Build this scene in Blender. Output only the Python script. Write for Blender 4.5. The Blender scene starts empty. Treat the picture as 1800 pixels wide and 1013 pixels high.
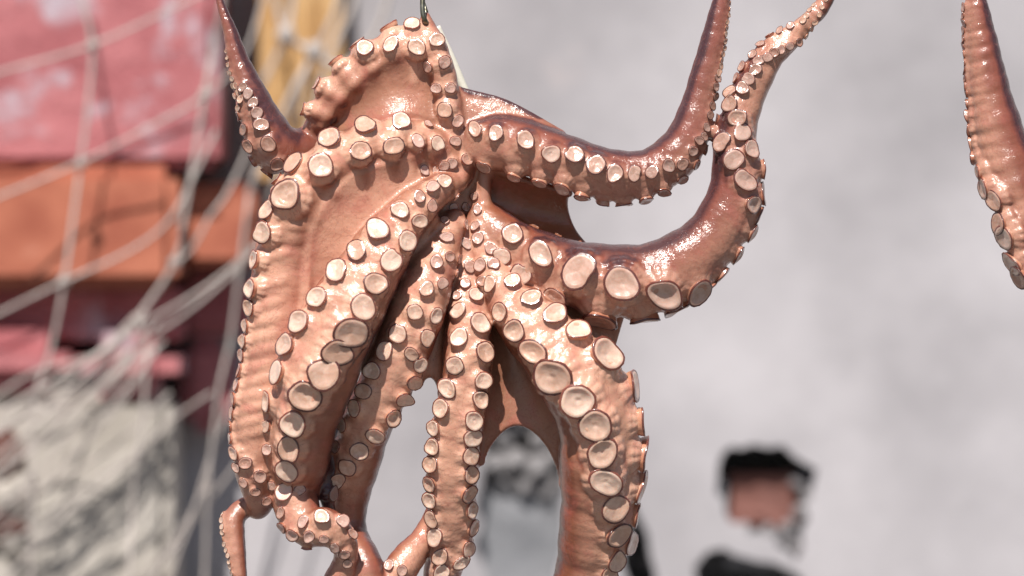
import bpy, bmesh, math, random
import numpy as np
from mathutils import Vector, Matrix

rng = np.random.default_rng(7)
random.seed(7)
sc = bpy.context.scene
C = sc.collection

# ------------------------------------------------------------------ camera
S = 0.0004            # metres per photo pixel at the octopus
CAM = 4.0             # metres from the camera to the octopus
W2, H2 = 900.0, 506.5
cam = bpy.data.cameras.new('camera')
cam_o = bpy.data.objects.new('camera', cam)
C.objects.link(cam_o)
cam_o.location = (0, -CAM, 0)
cam_o.rotation_euler = (math.radians(90), 0, 0)
cam.sensor_width = 36.0
cam.lens = 36.0 * CAM / (1800 * S)
cam.clip_start, cam.clip_end = 0.1, 500
cam.dof.use_dof = True
cam.dof.focus_distance = CAM - 0.012
cam.dof.aperture_fstop = 3.7
sc.camera = cam_o

# ------------------------------------------------------------------ light
SUN = Vector((0.17, 0.74, -1.0)).normalized()      # way the sunlight travels
elev = math.asin(-SUN.z)
w = bpy.data.worlds.new('World'); sc.world = w
w.use_nodes = True
nt = w.node_tree
bg = nt.nodes['Background']
sky = nt.nodes.new('ShaderNodeTexSky'); sky.sky_type = 'NISHITA'; sky.sun_disc = False
sky.sun_elevation = elev
sky.sun_rotation = math.atan2(-SUN.x, -SUN.y)
nt.links.new(sky.outputs[0], bg.inputs[0])
bg.inputs[1].default_value = 0.05
sun = bpy.data.lights.new('sun', 'SUN'); sun.energy = 5.0; sun.angle = math.radians(0.53)
sun.color = (1.0, 0.955, 0.90)
sun_o = bpy.data.objects.new('sun', sun); C.objects.link(sun_o)
sun_o.rotation_euler = SUN.to_track_quat('-Z', 'Y').to_euler()
sun_o.location = (-1, -3, 5)
sc.view_settings.view_transform = 'Standard'
sc.view_settings.look = 'None'
sc.view_settings.exposure = 0.27
sc.view_settings.gamma = 1.0


# ------------------------------------------------------------------ helpers
def at(px, py, Y):
    k = S * (CAM + Y) / CAM
    return Vector(((px - W2) * k, Y, (H2 - py) * k))

def lin(r, g, b):
    f = lambda c: (c / 255 / 12.92) if c <= 10 else ((c / 255 + 0.055) / 1.055) ** 2.4
    return (f(r), f(g), f(b), 1)

def link(name, me, mat=None, parent=None, loc=None):
    o = bpy.data.objects.new(name, me); C.objects.link(o)
    if mat is not None and me is not None and not me.materials:
        me.materials.append(mat)
    if parent is not None:
        o.parent = parent
    if loc is not None:
        o.location = loc
    return o

def tag(o, label=None, cat=None, group=None, kind=None):
    if label: o['label'] = label
    if cat: o['category'] = cat
    if group: o['group'] = group
    if kind: o['kind'] = kind
    return o

def mesh_from(name, verts, faces, smooth=False):
    me = bpy.data.meshes.new(name)
    me.from_pydata([tuple(v) for v in verts], [], [tuple(f) for f in faces])
    me.update()
    if smooth:
        me.polygons.foreach_set('use_smooth', [True] * len(me.polygons))
    return me

def catmull(P, step):
    """P: n x m control rows, first three columns are the position; returns resampled rows"""
    P = np.asarray(P, float)
    Q = np.vstack([2 * P[0] - P[1], P, 2 * P[-1] - P[-2]])
    out = []
    for i in range(1, len(Q) - 2):
        p0, p1, p2, p3 = Q[i - 1], Q[i], Q[i + 1], Q[i + 2]
        st = step if not callable(step) else step(p1)
        n = max(2, int(np.ceil(np.linalg.norm(p2[:3] - p1[:3]) / st)))
        t = np.linspace(0, 1, n, endpoint=False)[:, None]
        out.append(0.5 * (2 * p1 + (p2 - p0) * t + (2 * p0 - 5 * p1 + 4 * p2 - p3) * t ** 2 + (3 * p1 - p0 - 3 * p2 + p3) * t ** 3))
    out.append(P[-1:])
    return np.vstack(out)

def tube(pts, rad, seg=8, closed_ends=True):
    """verts, faces of a round tube along world points"""
    pts = [Vector(p) for p in pts]; n = len(pts)
    if not hasattr(rad, '__len__'): rad = [rad] * n
    V, F = [], []
    up = None
    for i, p in enumerate(pts):
        t = (pts[min(i + 1, n - 1)] - pts[max(i - 1, 0)]).normalized()
        if up is None:
            up = t.orthogonal().normalized()
        up = (up - t * up.dot(t)).normalized()
        b = t.cross(up)
        for k in range(seg):
            a = 2 * math.pi * k / seg
            V.append(p + (up * math.cos(a) + b * math.sin(a)) * rad[i])
    for i in range(n - 1):
        for k in range(seg):
            k2 = (k + 1) % seg
            F.append((i * seg + k, i * seg + k2, (i + 1) * seg + k2, (i + 1) * seg + k))
    if closed_ends:
        F.append(tuple(range(seg - 1, -1, -1)))
        F.append(tuple((n - 1) * seg + k for k in range(seg)))
    return V, F


# ------------------------------------------------------------------ materials
def new_mat(name):
    m = bpy.data.materials.new(name); m.use_nodes = True
    return m, m.node_tree, m.node_tree.nodes['Principled BSDF']

def N(nt, t, **kw):
    n = nt.nodes.new(t)
    for k, v in kw.items():
        if k in ('inputs',):
            for a, b in v.items(): n.inputs[a].default_value = b
        else:
            setattr(n, k, v)
    return n

def ramp(nt, stops, src, interp='LINEAR'):
    r = nt.nodes.new('ShaderNodeValToRGB'); r.color_ramp.interpolation = interp
    while len(r.color_ramp.elements) < len(stops): r.color_ramp.elements.new(0.5)
    for e, (p, c) in zip(r.color_ramp.elements, stops):
        e.position = p; e.color = c
    nt.links.new(src, r.inputs[0])
    return r.outputs[0]

def mix(nt, a, b, f, mode='MIX'):
    m = nt.nodes.new('ShaderNodeMix'); m.data_type = 'RGBA'; m.blend_type = mode
    for i, v in ((6, a), (7, b), (0, f)):
        if hasattr(v, 'links'): nt.links.new(v, m.inputs[i])
        else: m.inputs[i].default_value = v
    return m.outputs[2]

def math_n(nt, op, a, b=None, clamp=False):
    m = nt.nodes.new('ShaderNodeMath'); m.operation = op; m.use_clamp = clamp
    for i, v in ((0, a), (1, b)):
        if v is None: continue
        if hasattr(v, 'links'): nt.links.new(v, m.inputs[i])
        else: m.inputs[i].default_value = v
    return m.outputs[0]

def noise(nt, scale, detail=4, rough=0.55, coord=None, dist=0.0):
    n = nt.nodes.new('ShaderNodeTexNoise')
    n.inputs['Scale'].default_value = scale; n.inputs['Detail'].default_value = detail
    n.inputs['Roughness'].default_value = rough; n.inputs['Distortion'].default_value = dist
    if coord is not None: nt.links.new(coord, n.inputs['Vector'])
    return n.outputs[0]

def bump(nt, height, strength, dist, normal=None):
    b = nt.nodes.new('ShaderNodeBump')
    b.inputs['Strength'].default_value = strength; b.inputs['Distance'].default_value = dist
    nt.links.new(height, b.inputs['Height'])
    if normal is not None: nt.links.new(normal, b.inputs['Normal'])
    return b.outputs[0]

def obj_coord(nt):
    return nt.nodes.new('ShaderNodeTexCoord').outputs['Object']

def rough_mat(name, c1, c2, scale, rough=0.85, bs=0.4, bd=0.004, c3=None, s3=3.0, t3=(0.55, 0.68)):
    m, nt, p = new_mat(name)
    co = obj_coord(nt)
    n1 = noise(nt, scale, 6, 0.6, co)
    col = ramp(nt, [(0.32, c1), (0.68, c2)], n1)
    if c3 is not None:
        n3 = noise(nt, s3, 5, 0.6, co, 0.4)
        f = ramp(nt, [(t3[0], (0, 0, 0, 1)), (t3[1], (1, 1, 1, 1))], n3)
        col = mix(nt, col, c3, f)
    nt.links.new(col, p.inputs['Base Color'])
    p.inputs['Roughness'].default_value = rough
    nt.links.new(bump(nt, noise(nt, scale * 4, 6, 0.65, co), bs, bd), p.inputs['Normal'])
    return m

def skin_material():
    m, nt, p = new_mat('octopus_skin')
    co = obj_coord(nt)
    A = lambda nm: N(nt, 'ShaderNodeAttribute', attribute_name=nm).outputs['Fac']
    dors, dark, ped, web, oral = A('dorsal'), A('dark'), A('ped'), A('web'), A('oral')
    n_mot = noise(nt, 28, 5, 0.6, co, 0.3)
    n_fine = noise(nt, 260, 4, 0.6, co)
    flesh = ramp(nt, [(0.28, (0.17, 0.046, 0.022, 1)), (0.48, (0.26, 0.082, 0.040, 1)), (0.72, (0.39, 0.145, 0.080, 1))], n_mot)
    # pink blush, as in the thin skin between the suckers
    n_bl = noise(nt, 17, 4, 0.55, co, 0.5)
    flesh = mix(nt, flesh, (0.36, 0.075, 0.045, 1), ramp(nt, [(0.52, (0, 0, 0, 1)), (0.72, (0.75, 0.75, 0.75, 1))], n_bl))
    flesh = mix(nt, flesh, (0.23, 0.085, 0.036, 1), math_n(nt, 'MULTIPLY', web, 0.62))
    flesh = mix(nt, flesh, (0.77, 0.415, 0.285, 1), math_n(nt, 'MULTIPLY', oral, math_n(nt, 'ADD', math_n(nt, 'MULTIPLY', n_mot, 1.2), 0.2), True))
    flesh = mix(nt, flesh, (0.79, 0.455, 0.32, 1), math_n(nt, 'MULTIPLY', ped, 0.7))
    flesh = mix(nt, flesh, (0.50, 0.135, 0.105, 1), ramp(nt, [(0.50, (0, 0, 0, 1)), (0.68, (0.42, 0.42, 0.42, 1))], noise(nt, 48, 4, 0.6, co, 0.8)))
    # reddish, then purple brown skin towards the back and the tips
    pig = math_n(nt, 'ADD', dors, math_n(nt, 'MULTIPLY', math_n(nt, 'SUBTRACT', n_mot, 0.5), 0.9))
    red = ramp(nt, [(0.05, (0, 0, 0, 1)), (0.45, (1, 1, 1, 1))], pig)
    col = mix(nt, flesh, (0.23, 0.060, 0.032, 1), red)
    col = mix(nt, col, (0.215, 0.062, 0.045, 1), math_n(nt, 'MULTIPLY', dark, math_n(nt, 'ADD', 0.45, math_n(nt, 'MULTIPLY', n_fine, 0.9)), True))
    pur = ramp(nt, [(0.32, (0, 0, 0, 1)), (0.62, (1, 1, 1, 1))], pig)
    col = mix(nt, col, (0.070, 0.024, 0.026, 1), pur)
    # fine chromatophore specks and veins
    vor = N(nt, 'ShaderNodeTexVoronoi', inputs={'Scale': 420.0}); nt.links.new(co, vor.inputs['Vector'])
    sp = ramp(nt, [(0.10, (1, 1, 1, 1)), (0.28, (0, 0, 0, 1))], vor.outputs['Distance'])
    col = mix(nt, col, (0.22, 0.06, 0.04, 1), math_n(nt, 'MULTIPLY', sp, 0.26))
    wv = noise(nt, 55, 3, 0.5, co, 1.2)
    vein = ramp(nt, [(0.485, (0, 0, 0, 1)), (0.5, (1, 1, 1, 1)), (0.515, (0, 0, 0, 1))], wv)
    col = mix(nt, col, (0.27, 0.07, 0.045, 1), math_n(nt, 'MULTIPLY', vein, 0.30))
    nt.links.new(col, p.inputs['Base Color'])
    p.inputs['Subsurface Weight'].default_value = 0.16
    p.inputs['Subsurface Radius'].default_value = (1.0, 0.36, 0.2)
    p.inputs['Subsurface Scale'].default_value = 0.005
    p.inputs['Roughness'].default_value = 0.55
    p.inputs['Specular IOR Level'].default_value = 0.3
    p.inputs['Coat Weight'].default_value = 1.0
    p.inputs['Coat IOR'].default_value = 1.55
    nr = ramp(nt, [(0.35, (0.12, 0.12, 0.12, 1)), (0.7, (0.27, 0.27, 0.27, 1))], noise(nt, 70, 3, 0.5, co))
    nt.links.new(nr, p.inputs['Coat Roughness'])
    b1 = bump(nt, noise(nt, 75, 4, 0.55, co, 0.4), 0.2, 0.004)
    b2 = bump(nt, noise(nt, 380, 3, 0.6, co), 0.3, 0.0009, b1)
    b3 = bump(nt, noise(nt, 230, 4, 0.6, co, 0.6), 0.28, 0.0022, b1)
    b3 = bump(nt, noise(nt, 800, 2, 0.6, co), 0.33, 0.0008, b3)
    nt.links.new(b2, p.inputs['Normal'])
    nt.links.new(b3, p.inputs['Coat Normal'])
    return m

def sucker_materials():
    out = []
    for nm, ca, cb in (('sucker_cup', (0.62, 0.37, 0.265, 1), (0.82, 0.58, 0.46, 1)), ('sucker_rim', (0.10, 0.028, 0.022, 1), (0.24, 0.075, 0.05, 1)), ('sucker_wall', (0.52, 0.22, 0.13, 1), (0.66, 0.34, 0.22, 1))):
        m, nt, p = new_mat(nm)
        co = obj_coord(nt)
        oi = N(nt, 'ShaderNodeObjectInfo').outputs['Random']
        n = noise(nt, 2.2, 4, 0.6, co)
        f = math_n(nt, 'ADD', n, math_n(nt, 'MULTIPLY', math_n(nt, 'SUBTRACT', oi, 0.5), 0.45))
        col = ramp(nt, [(0.3, ca), (0.7, cb)], f)
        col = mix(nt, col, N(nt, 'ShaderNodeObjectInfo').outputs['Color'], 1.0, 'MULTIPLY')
        nt.links.new(col, p.inputs['Base Color'])
        p.inputs['Roughness'].default_value = 0.35
        p.inputs['Subsurface Weight'].default_value = 0.35
        p.inputs['Subsurface Radius'].default_value = (1.0, 0.45, 0.3)
        p.inputs['Subsurface Scale'].default_value = 0.005
        p.inputs['Coat Weight'].default_value = 1.0
        p.inputs['Coat IOR'].default_value = 1.55
        p.inputs['Coat Roughness'].default_value = 0.13
        bb = bump(nt, noise(nt, 2.6, 3, 0.5, co, 0.3), 0.2, 0.0016)
        nt.links.new(bb, p.inputs['Normal']); nt.links.new(bb, p.inputs['Coat Normal'])
        out.append(m)
    return out

M = {}
M['skin'] = skin_material()
M['cup'], M['rim'], M['cupwall'] = sucker_materials()
M['plaster'] = rough_mat('grey_plaster', (0.33, 0.312, 0.327, 1), (0.53, 0.503, 0.523, 1), 4.5, 0.9, 0.35, 0.004, (0.56, 0.48, 0.47, 1), 4.0, (0.66, 0.8))
M['cement'] = rough_mat('grey_cement', (0.19, 0.195, 0.21, 1), (0.29, 0.29, 0.305, 1), 14, 0.95, 0.6, 0.006)
M['rubble'] = rough_mat('rubble', (0.22, 0.21, 0.22, 1), (0.52, 0.49, 0.49, 1), 20, 0.95, 0.6, 0.006)
M['brick'] = rough_mat('red_brick', (0.16, 0.062, 0.048, 1), (0.25, 0.115, 0.095, 1), 22, 0.9, 0.6, 0.004, (0.42, 0.36, 0.35, 1), 14.0, (0.58, 0.7))
M['pink'] = rough_mat('pink_paint', (0.36, 0.10, 0.11, 1), (0.55, 0.20, 0.21, 1), 18, 0.8, 0.6, 0.008, (0.52, 0.42, 0.47, 1), 17.0, (0.54, 0.66))
M['orange'] = rough_mat('terracotta', (0.30, 0.075, 0.042, 1), (0.52, 0.18, 0.105, 1), 16, 0.8, 0.4, 0.003, (0.62, 0.36, 0.28, 1), 8.0, (0.56, 0.7))
M['beige'] = rough_mat('beige_render', (0.40, 0.36, 0.315, 1), (0.55, 0.505, 0.455, 1), 12, 0.95, 0.4, 0.005, (0.55, 0.22, 0.20, 1), 7.0, (0.64, 0.72))
M['wood'] = rough_mat('yellow_wood', (0.46, 0.25, 0.09, 1), (0.64, 0.42, 0.20, 1), 16, 0.75, 0.4, 0.003)
M['rope'] = rough_mat('net_rope', (0.46, 0.40, 0.37, 1), (0.60, 0.54, 0.50, 1), 120, 0.9, 0.6, 0.0014)
M['cord'] = rough_mat('cream_stick', (0.70, 0.66, 0.55, 1), (0.78, 0.74, 0.64, 1), 60, 0.5, 0.2, 0.001)
M['ground'] = rough_mat('asphalt_paving', (0.09, 0.088, 0.085, 1), (0.14, 0.135, 0.13, 1), 6, 0.9, 0.4, 0.004)
m, nt, p = new_mat('hook_steel')
co = obj_coord(nt)
nt.links.new(ramp(nt, [(0.35, (0.10, 0.09, 0.05, 1)), (0.65, (0.26, 0.25, 0.20, 1))], noise(nt, 90, 4, 0.6, co)), p.inputs['Base Color'])
p.inputs['Metallic'].default_value = 0.85; p.inputs['Roughness'].default_value = 0.34
M['steel'] = m


# ------------------------------------------------------------------ setting
GZ = -1.15
def sheet(name, x0, x1, y0, y1, z, mat):
    me = mesh_from(name, [(x0, y0, z), (x1, y0, z), (x1, y1, z), (x0, y1, z)], [(0, 1, 2, 3)])
    return tag(link(name, me, mat), kind='structure')
sheet('pavement', -60, 60, -60, 60, GZ, M['ground'])

def slab_with_holes(name, outer, holes, y_front, thick, mat, parent=None):
    cu = bpy.data.curves.new(name, 'CURVE'); cu.dimensions = '2D'; cu.fill_mode = 'BOTH'
    for poly in [outer] + holes:
        s = cu.splines.new('POLY'); s.points.add(len(poly) - 1)
        for q, (x, z) in zip(s.points, poly): q.co = (x, z, 0, 1)
        s.use_cyclic_u = True
    cu.extrude = thick / 2
    tmp = bpy.data.objects.new(name + '_tmp', cu); C.objects.link(tmp)
    dg = bpy.context.evaluated_depsgraph_get(); dg.update()
    me = bpy.data.meshes.new_from_object(tmp.evaluated_get(dg))
    bpy.data.objects.remove(tmp); bpy.data.curves.remove(cu)
    me.transform(Matrix.Translation((0, y_front + thick / 2, 0)) @ Matrix.Rotation(math.radians(90), 4, 'X'))
    me.materials.clear()
    me.name = name
    return link(name, me, mat, parent)

def box_mesh(name, x0, x1, y0, y1, z0, z1, bev=0.006, jit=0.0, cuts=0):
    bm = bmesh.new()
    bmesh.ops.create_cube(bm, size=1)
    for v in bm.verts:
        v.co = Vector(((x0 + x1) / 2 + v.co.x * (x1 - x0), (y0 + y1) / 2 + v.co.y * (y1 - y0), (z0 + z1) / 2 + v.co.z * (z1 - z0)))
    if cuts: bmesh.ops.subdivide_edges(bm, edges=bm.edges[:], cuts=cuts, use_grid_fill=True)
    elif bev: bmesh.ops.bevel(bm, geom=bm.edges[:], offset=bev, segments=2, affect='EDGES')
    if jit:
        for v in bm.verts: v.co += Vector((random.uniform(-jit, jit), random.uniform(-jit, jit), random.uniform(-jit, jit)))
    me = bpy.data.meshes.new(name); bm.to_mesh(me); bm.free()
    return me

def pxbox(name, mat, parent, x0, y0, x1, y1, Y, depth, **kw):
    a, b = at(x0, y0, Y), at(x1, y1, Y)
    return link(name, box_mesh(name, a.x, b.x, Y, Y + depth, b.z, a.z, **kw), mat, parent)

WY = 1.2
def poly(Y, pts, rough_px=0, sub=3):
    P = []
    n = len(pts)
    for i in range(n):
        a, b = np.array(pts[i], float), np.array(pts[(i + 1) % n], float)
        for k in range(sub):
            q = a + (b - a) * k / sub + rng.normal(0, rough_px, 2)
            v = at(q[0], q[1], Y); P.append((v.x, v.z))
    return P

wall = tag(link('plaster_wall', None), 'smooth pale grey plaster wall with broken holes behind the octopus', 'wall')
hole1 = poly(WY, [(1268, 800), (1300, 783), (1375, 787), (1445, 832), (1428, 872), (1420, 930), (1402, 985), (1372, 960), (1318, 930), (1285, 915), (1258, 868)], 4.5)
hole2 = poly(WY, [(1232, 972), (1290, 975), (1400, 1000), (1420, 1040), (1400, 1120), (1230, 1110), (1222, 1010)], 5)
hole3 = poly(WY, [(868, 745), (930, 715), (985, 760), (1000, 850), (990, 930), (975, 1040), (940, 1090), (870, 1060), (840, 960), (842, 850)], 4)
hole4 = poly(WY, [(1112, 880), (1130, 920), (1145, 980), (1160, 1060), (1115, 1080), (1095, 990), (1100, 930)], 3)
outer = [(-2.6, GZ), (2.6, GZ), (2.6, 2.0), (-2.6, 2.0)]
slab_with_holes('plaster', outer, [hole1, hole2, hole3, hole4], WY, 0.055, M['plaster'], wall)
link('backing', box_mesh('backing', -2.6, 2.6, WY + 0.12, WY + 0.3, GZ, 2.0, bev=0), M['cement'], wall)
# lumps of rubble in the chipped patch and the small hole beside it
def lump(px, py, Y, r, mat='rubble'):
    bm = bmesh.new(); bmesh.ops.create_icosphere(bm, subdivisions=2, radius=1)
    for v in bm.verts:
        v.co *= 1 + random.uniform(-0.22, 0.22); v.co.z *= 0.8
    me = bpy.data.meshes.new('rubble'); bm.to_mesh(me); bm.free()
    o = link('rubble', me, M[mat], wall, at(px, py, Y)); k = r * S * 1.3
    o.scale = (k, k, k); o.rotation_euler = (random.random() * 3, random.random() * 3, random.random() * 3)
# bricks seen in the holes
def brick(x0, y0, x1, y1, Y, depth=0.07, mat='brick', name='brick'):
    return pxbox(name, M[mat], wall, x0, y0, x1, y1, Y, depth, cuts=3, jit=0.0022)
brick(1285, 832, 1398, 924, WY + 0.028)
brick(1408, 838, 1500, 900, WY + 0.05, mat='cement')
brick(1275, 934, 1400, 1000, WY + 0.03, mat='cement')
brick(1235, 845, 1277, 925, WY + 0.02, mat='cement')
for (x, y, r) in [(1402, 848, 15), (1420, 868, 13), (1408, 900, 14), (1385, 925, 12), (1350, 935, 13), (1310, 928, 10), (1272, 880, 9), (1398, 960, 12), (1372, 945, 9)]:
    lump(x, y, WY + 0.022, r)
brick(1150, 1030, 1330, 1100, WY + 0.1)
brick(820, 860, 1010, 1090, WY + 0.022, mat='cement')
for (x, y, r) in [(885, 770, 17), (915, 745, 20), (950, 775, 18), (872, 815, 18), (905, 812, 22), (945, 822, 20), (972, 800, 16), (893, 850, 14), (925, 855, 15), (962, 862, 14), (870, 850, 12), (975, 845, 12)]:
    lump(x, y, WY + 0.012 + random.uniform(0, 0.012), r * 1.25)
for (x, y, r) in [(1118, 935, 14), (1130, 985, 15), (1125, 1040, 16)]:
    lump(x, y, WY + 0.075, r)

# painted pier with terracotta ledge on the left
pier = tag(link('painted_pier', None), 'pink painted masonry pier with terracotta ledge behind the fishing net', 'pier')
PY = 1.02
def pier_box(name, mat, x0, y0, x1, y1, Y, depth, **kw):
    return pxbox(name, M[mat], pier, x0, y0, x1, y1, Y, depth, **kw)
pier_box('upper_wall', 'pink', -900, -900, 384, 296, PY, 0.179, bev=0.01)
pier_box('ledge', 'orange', -900, 290, 312, 508, PY - 0.026, 0.185, bev=0.012)
pier_box('shadow_course', 'pink', -900, 506, 318, 600, PY + 0.03, 0.145, bev=0.004)
pier_box('brick', 'pink', 128, 584, 312, 702, PY - 0.016, 0.18, bev=0.022)
pier_box('brick', 'pink', -110, 580, 120, 690, PY - 0.013, 0.18, bev=0.02)
pier_box('brick', 'pink', -320, 584, -116, 696, PY - 0.014, 0.18, bev=0.02)
pier_box('lower_wall', 'beige', -900, 690, 302, 2300, PY + 0.004, 0.17, bev=0.012)
for (x, y, r) in [(10, 800, 46), (28, 870, 40), (8, 930, 44), (30, 960, 30)]:
    bm = bmesh.new(); bmesh.ops.create_icosphere(bm, subdivisions=2, radius=1)
    for v in bm.verts:
        v.co *= 1 + random.uniform(-0.2, 0.2)
    me = bpy.data.meshes.new('stone'); bm.to_mesh(me); bm.free()
    o = link('stone', me, M['brick' if r > 42 else 'beige'], pier, at(x, y, PY + 0.01)); k = r * S * 1.27
    o.scale = (k, 0.02, k)
# the set-back return of the ledge course, mostly in shade
pier_box('ledge_return', 'orange', 318, 322, 448, 470, PY + 0.04, 0.139, bev=0.008)
pier_box('brick', 'pink', 316, 474, 440, 590, PY + 0.12, 0.059, bev=0.01)
pier_box('brick', 'pink', 316, 596, 408, 762, PY + 0.12, 0.059, bev=0.012)

# yellow boards between pier and wall
boards = tag(link('timber_post', None), 'weathered yellow timber post of upright boards beside the pink pier', 'post')
for i, (x0, x1, dy) in enumerate([(456, 505, 0.0), (508, 557, 0.012), (560, 602, 0.004)]):
    pxbox('board', M['wood'], boards, x0, -900, x1, 322 - i * 9, WY - 0.06 + dy, 0.044, bev=0.004)


# ------------------------------------------------------------------ fishing net
net = tag(link('fishing_net', None), 'off-white knotted rope fishing net draped over the pink pier', 'net')
NY = 0.945
def strand(pts, r=0.0016, Y=NY):
    P = catmull([tuple(at(x, y, Y + dy)) for (x, y, dy) in [(q if len(q) == 3 else (q[0], q[1], random.uniform(-0.012, 0.012))) for q in pts]], 0.02)
    V, F = tube(P, r * 0.88, 7)
    link('strand', mesh_from('strand', V, F, True), M['rope'], net)
def knot(x, y, r=0.005, Y=NY):
    bm = bmesh.new(); bmesh.ops.create_icosphere(bm, subdivisions=2, radius=1)
    for v in bm.verts: v.co *= 1 + random.uniform(-0.15, 0.15)
    me = bpy.data.meshes.new('knot'); bm.to_mesh(me); bm.free()
    o = link('knot', me, M['rope'], net, at(x, y, Y)); o.scale = (r, r, r)
strand([(120, -160), (142, -10), (162, 80), (153, 200), (141, 290), (113, 495), (88, 620), (62, 700), (56, 850), (55, 1020), (60, 1300)], 0.0019)
strand([(-120, 165), (0, 127), (165, 78), (345, -5), (480, -70)])
strand([(-150, 400), (0, 345), (143, 285), (260, 225), (360, 168), (430, 95), (470, -30)])
strand([(410, -160), (393, -10), (375, 80), (360, 165), (345, 260), (322, 390), (307, 462), (240, 560), (190, 612), (60, 690), (-60, 770)], 0.0022)
strand([(-120, 610), (0, 550), (113, 495), (230, 440), (300, 385), (345, 300), (380, 230)])
strand([(307, 462), (338, 437), (370, 378), (398, 342), (440, 250), (450, 160)])
strand([(240, 575), (330, 525), (403, 474), (458, 424), (540, 360)])
strand([(262, 595), (340, 540), (410, 478), (470, 415)])
strand([(437, 345), (420, 480), (403, 608), (386, 676), (366, 850), (360, 1000), (350, 1200)])
strand([(240, 560), (258, 600), (257, 650), (249, 760), (240, 802), (232, 900), (228, 1020), (225, 1300)], 0.0020)
strand([(240, 560), (150, 640), (60, 720), (-60, 790)])
strand([(262, 600), (150, 672), (85, 730), (0, 800), (-80, 880)])
strand([(290, 600), (160, 690), (60, 790), (-40, 840)])
strand([(440, 640), (385, 760), (340, 900), (300, 1013), (250, 1200)])
strand([(372, 690), (300, 740), (240, 802), (120, 900), (40, 985), (-60, 1080)])
strand([(430, 800), (360, 890), (280, 1000), (200, 1130)])
strand([(300, 690), (180, 800), (60, 870), (-60, 960)], 0.0014)
strand([(240, 802), (150, 850), (60, 930), (-30, 960)], 0.0014)
strand([(366, 850), (300, 960), (200, 1060), (120, 1200)], 0.0014)
for q in range(12):     # loose bundle that falls to the lower left
    x0, y0 = 250 + random.uniform(-25, 40), 575 + random.uniform(-30, 40)
    x3, y3 = -40, 720 + q * 24 + random.uniform(-30, 30)
    strand([(x0, y0), (x0 - 80 + random.uniform(-20, 20), y0 + 75 + random.uniform(-20, 20) + q * 5), (x0 - 170, (y0 + y3) / 2 + 30 + random.uniform(-20, 20)), (x3, y3)], random.uniform(0.0009, 0.0016))
for k in [(162, 80), (360, 166), (307, 462), (113, 495), (141, 287), (240, 562), (240, 803), (366, 850), (56, 850)]: knot(*k)
# ropes of the same net hung over the post
NP = 1.08
for q in [[(606, -60), (590, 20), (556, 88), (520, 150), (478, 240), (440, 330), (420, 420)], [(470, -60), (486, 10), (503, 62), (552, 92), (600, 118), (660, 60), (700, -60)],
          [(548, 90), (532, 160), (500, 260), (470, 360)], [(520, -60), (512, 20), (503, 62), (480, 110), (455, 160)], [(640, -60), (612, 30), (575, 110), (545, 220), (500, 330)]]:
    strand(q, 0.003, NP)
for k in [(503, 62), (552, 90)]: knot(*k, r=0.009, Y=NP)


# ------------------------------------------------------------------ octopus as one continuous skin
DPX = CAM / S
def persp(rows):
    R = np.array(rows, float)
    k = 1 - R[:, 2] / DPX
    R[:, 0] = W2 + (R[:, 0] - W2) * k
    R[:, 1] = H2 + (R[:, 1] - H2) * k
    return R

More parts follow.
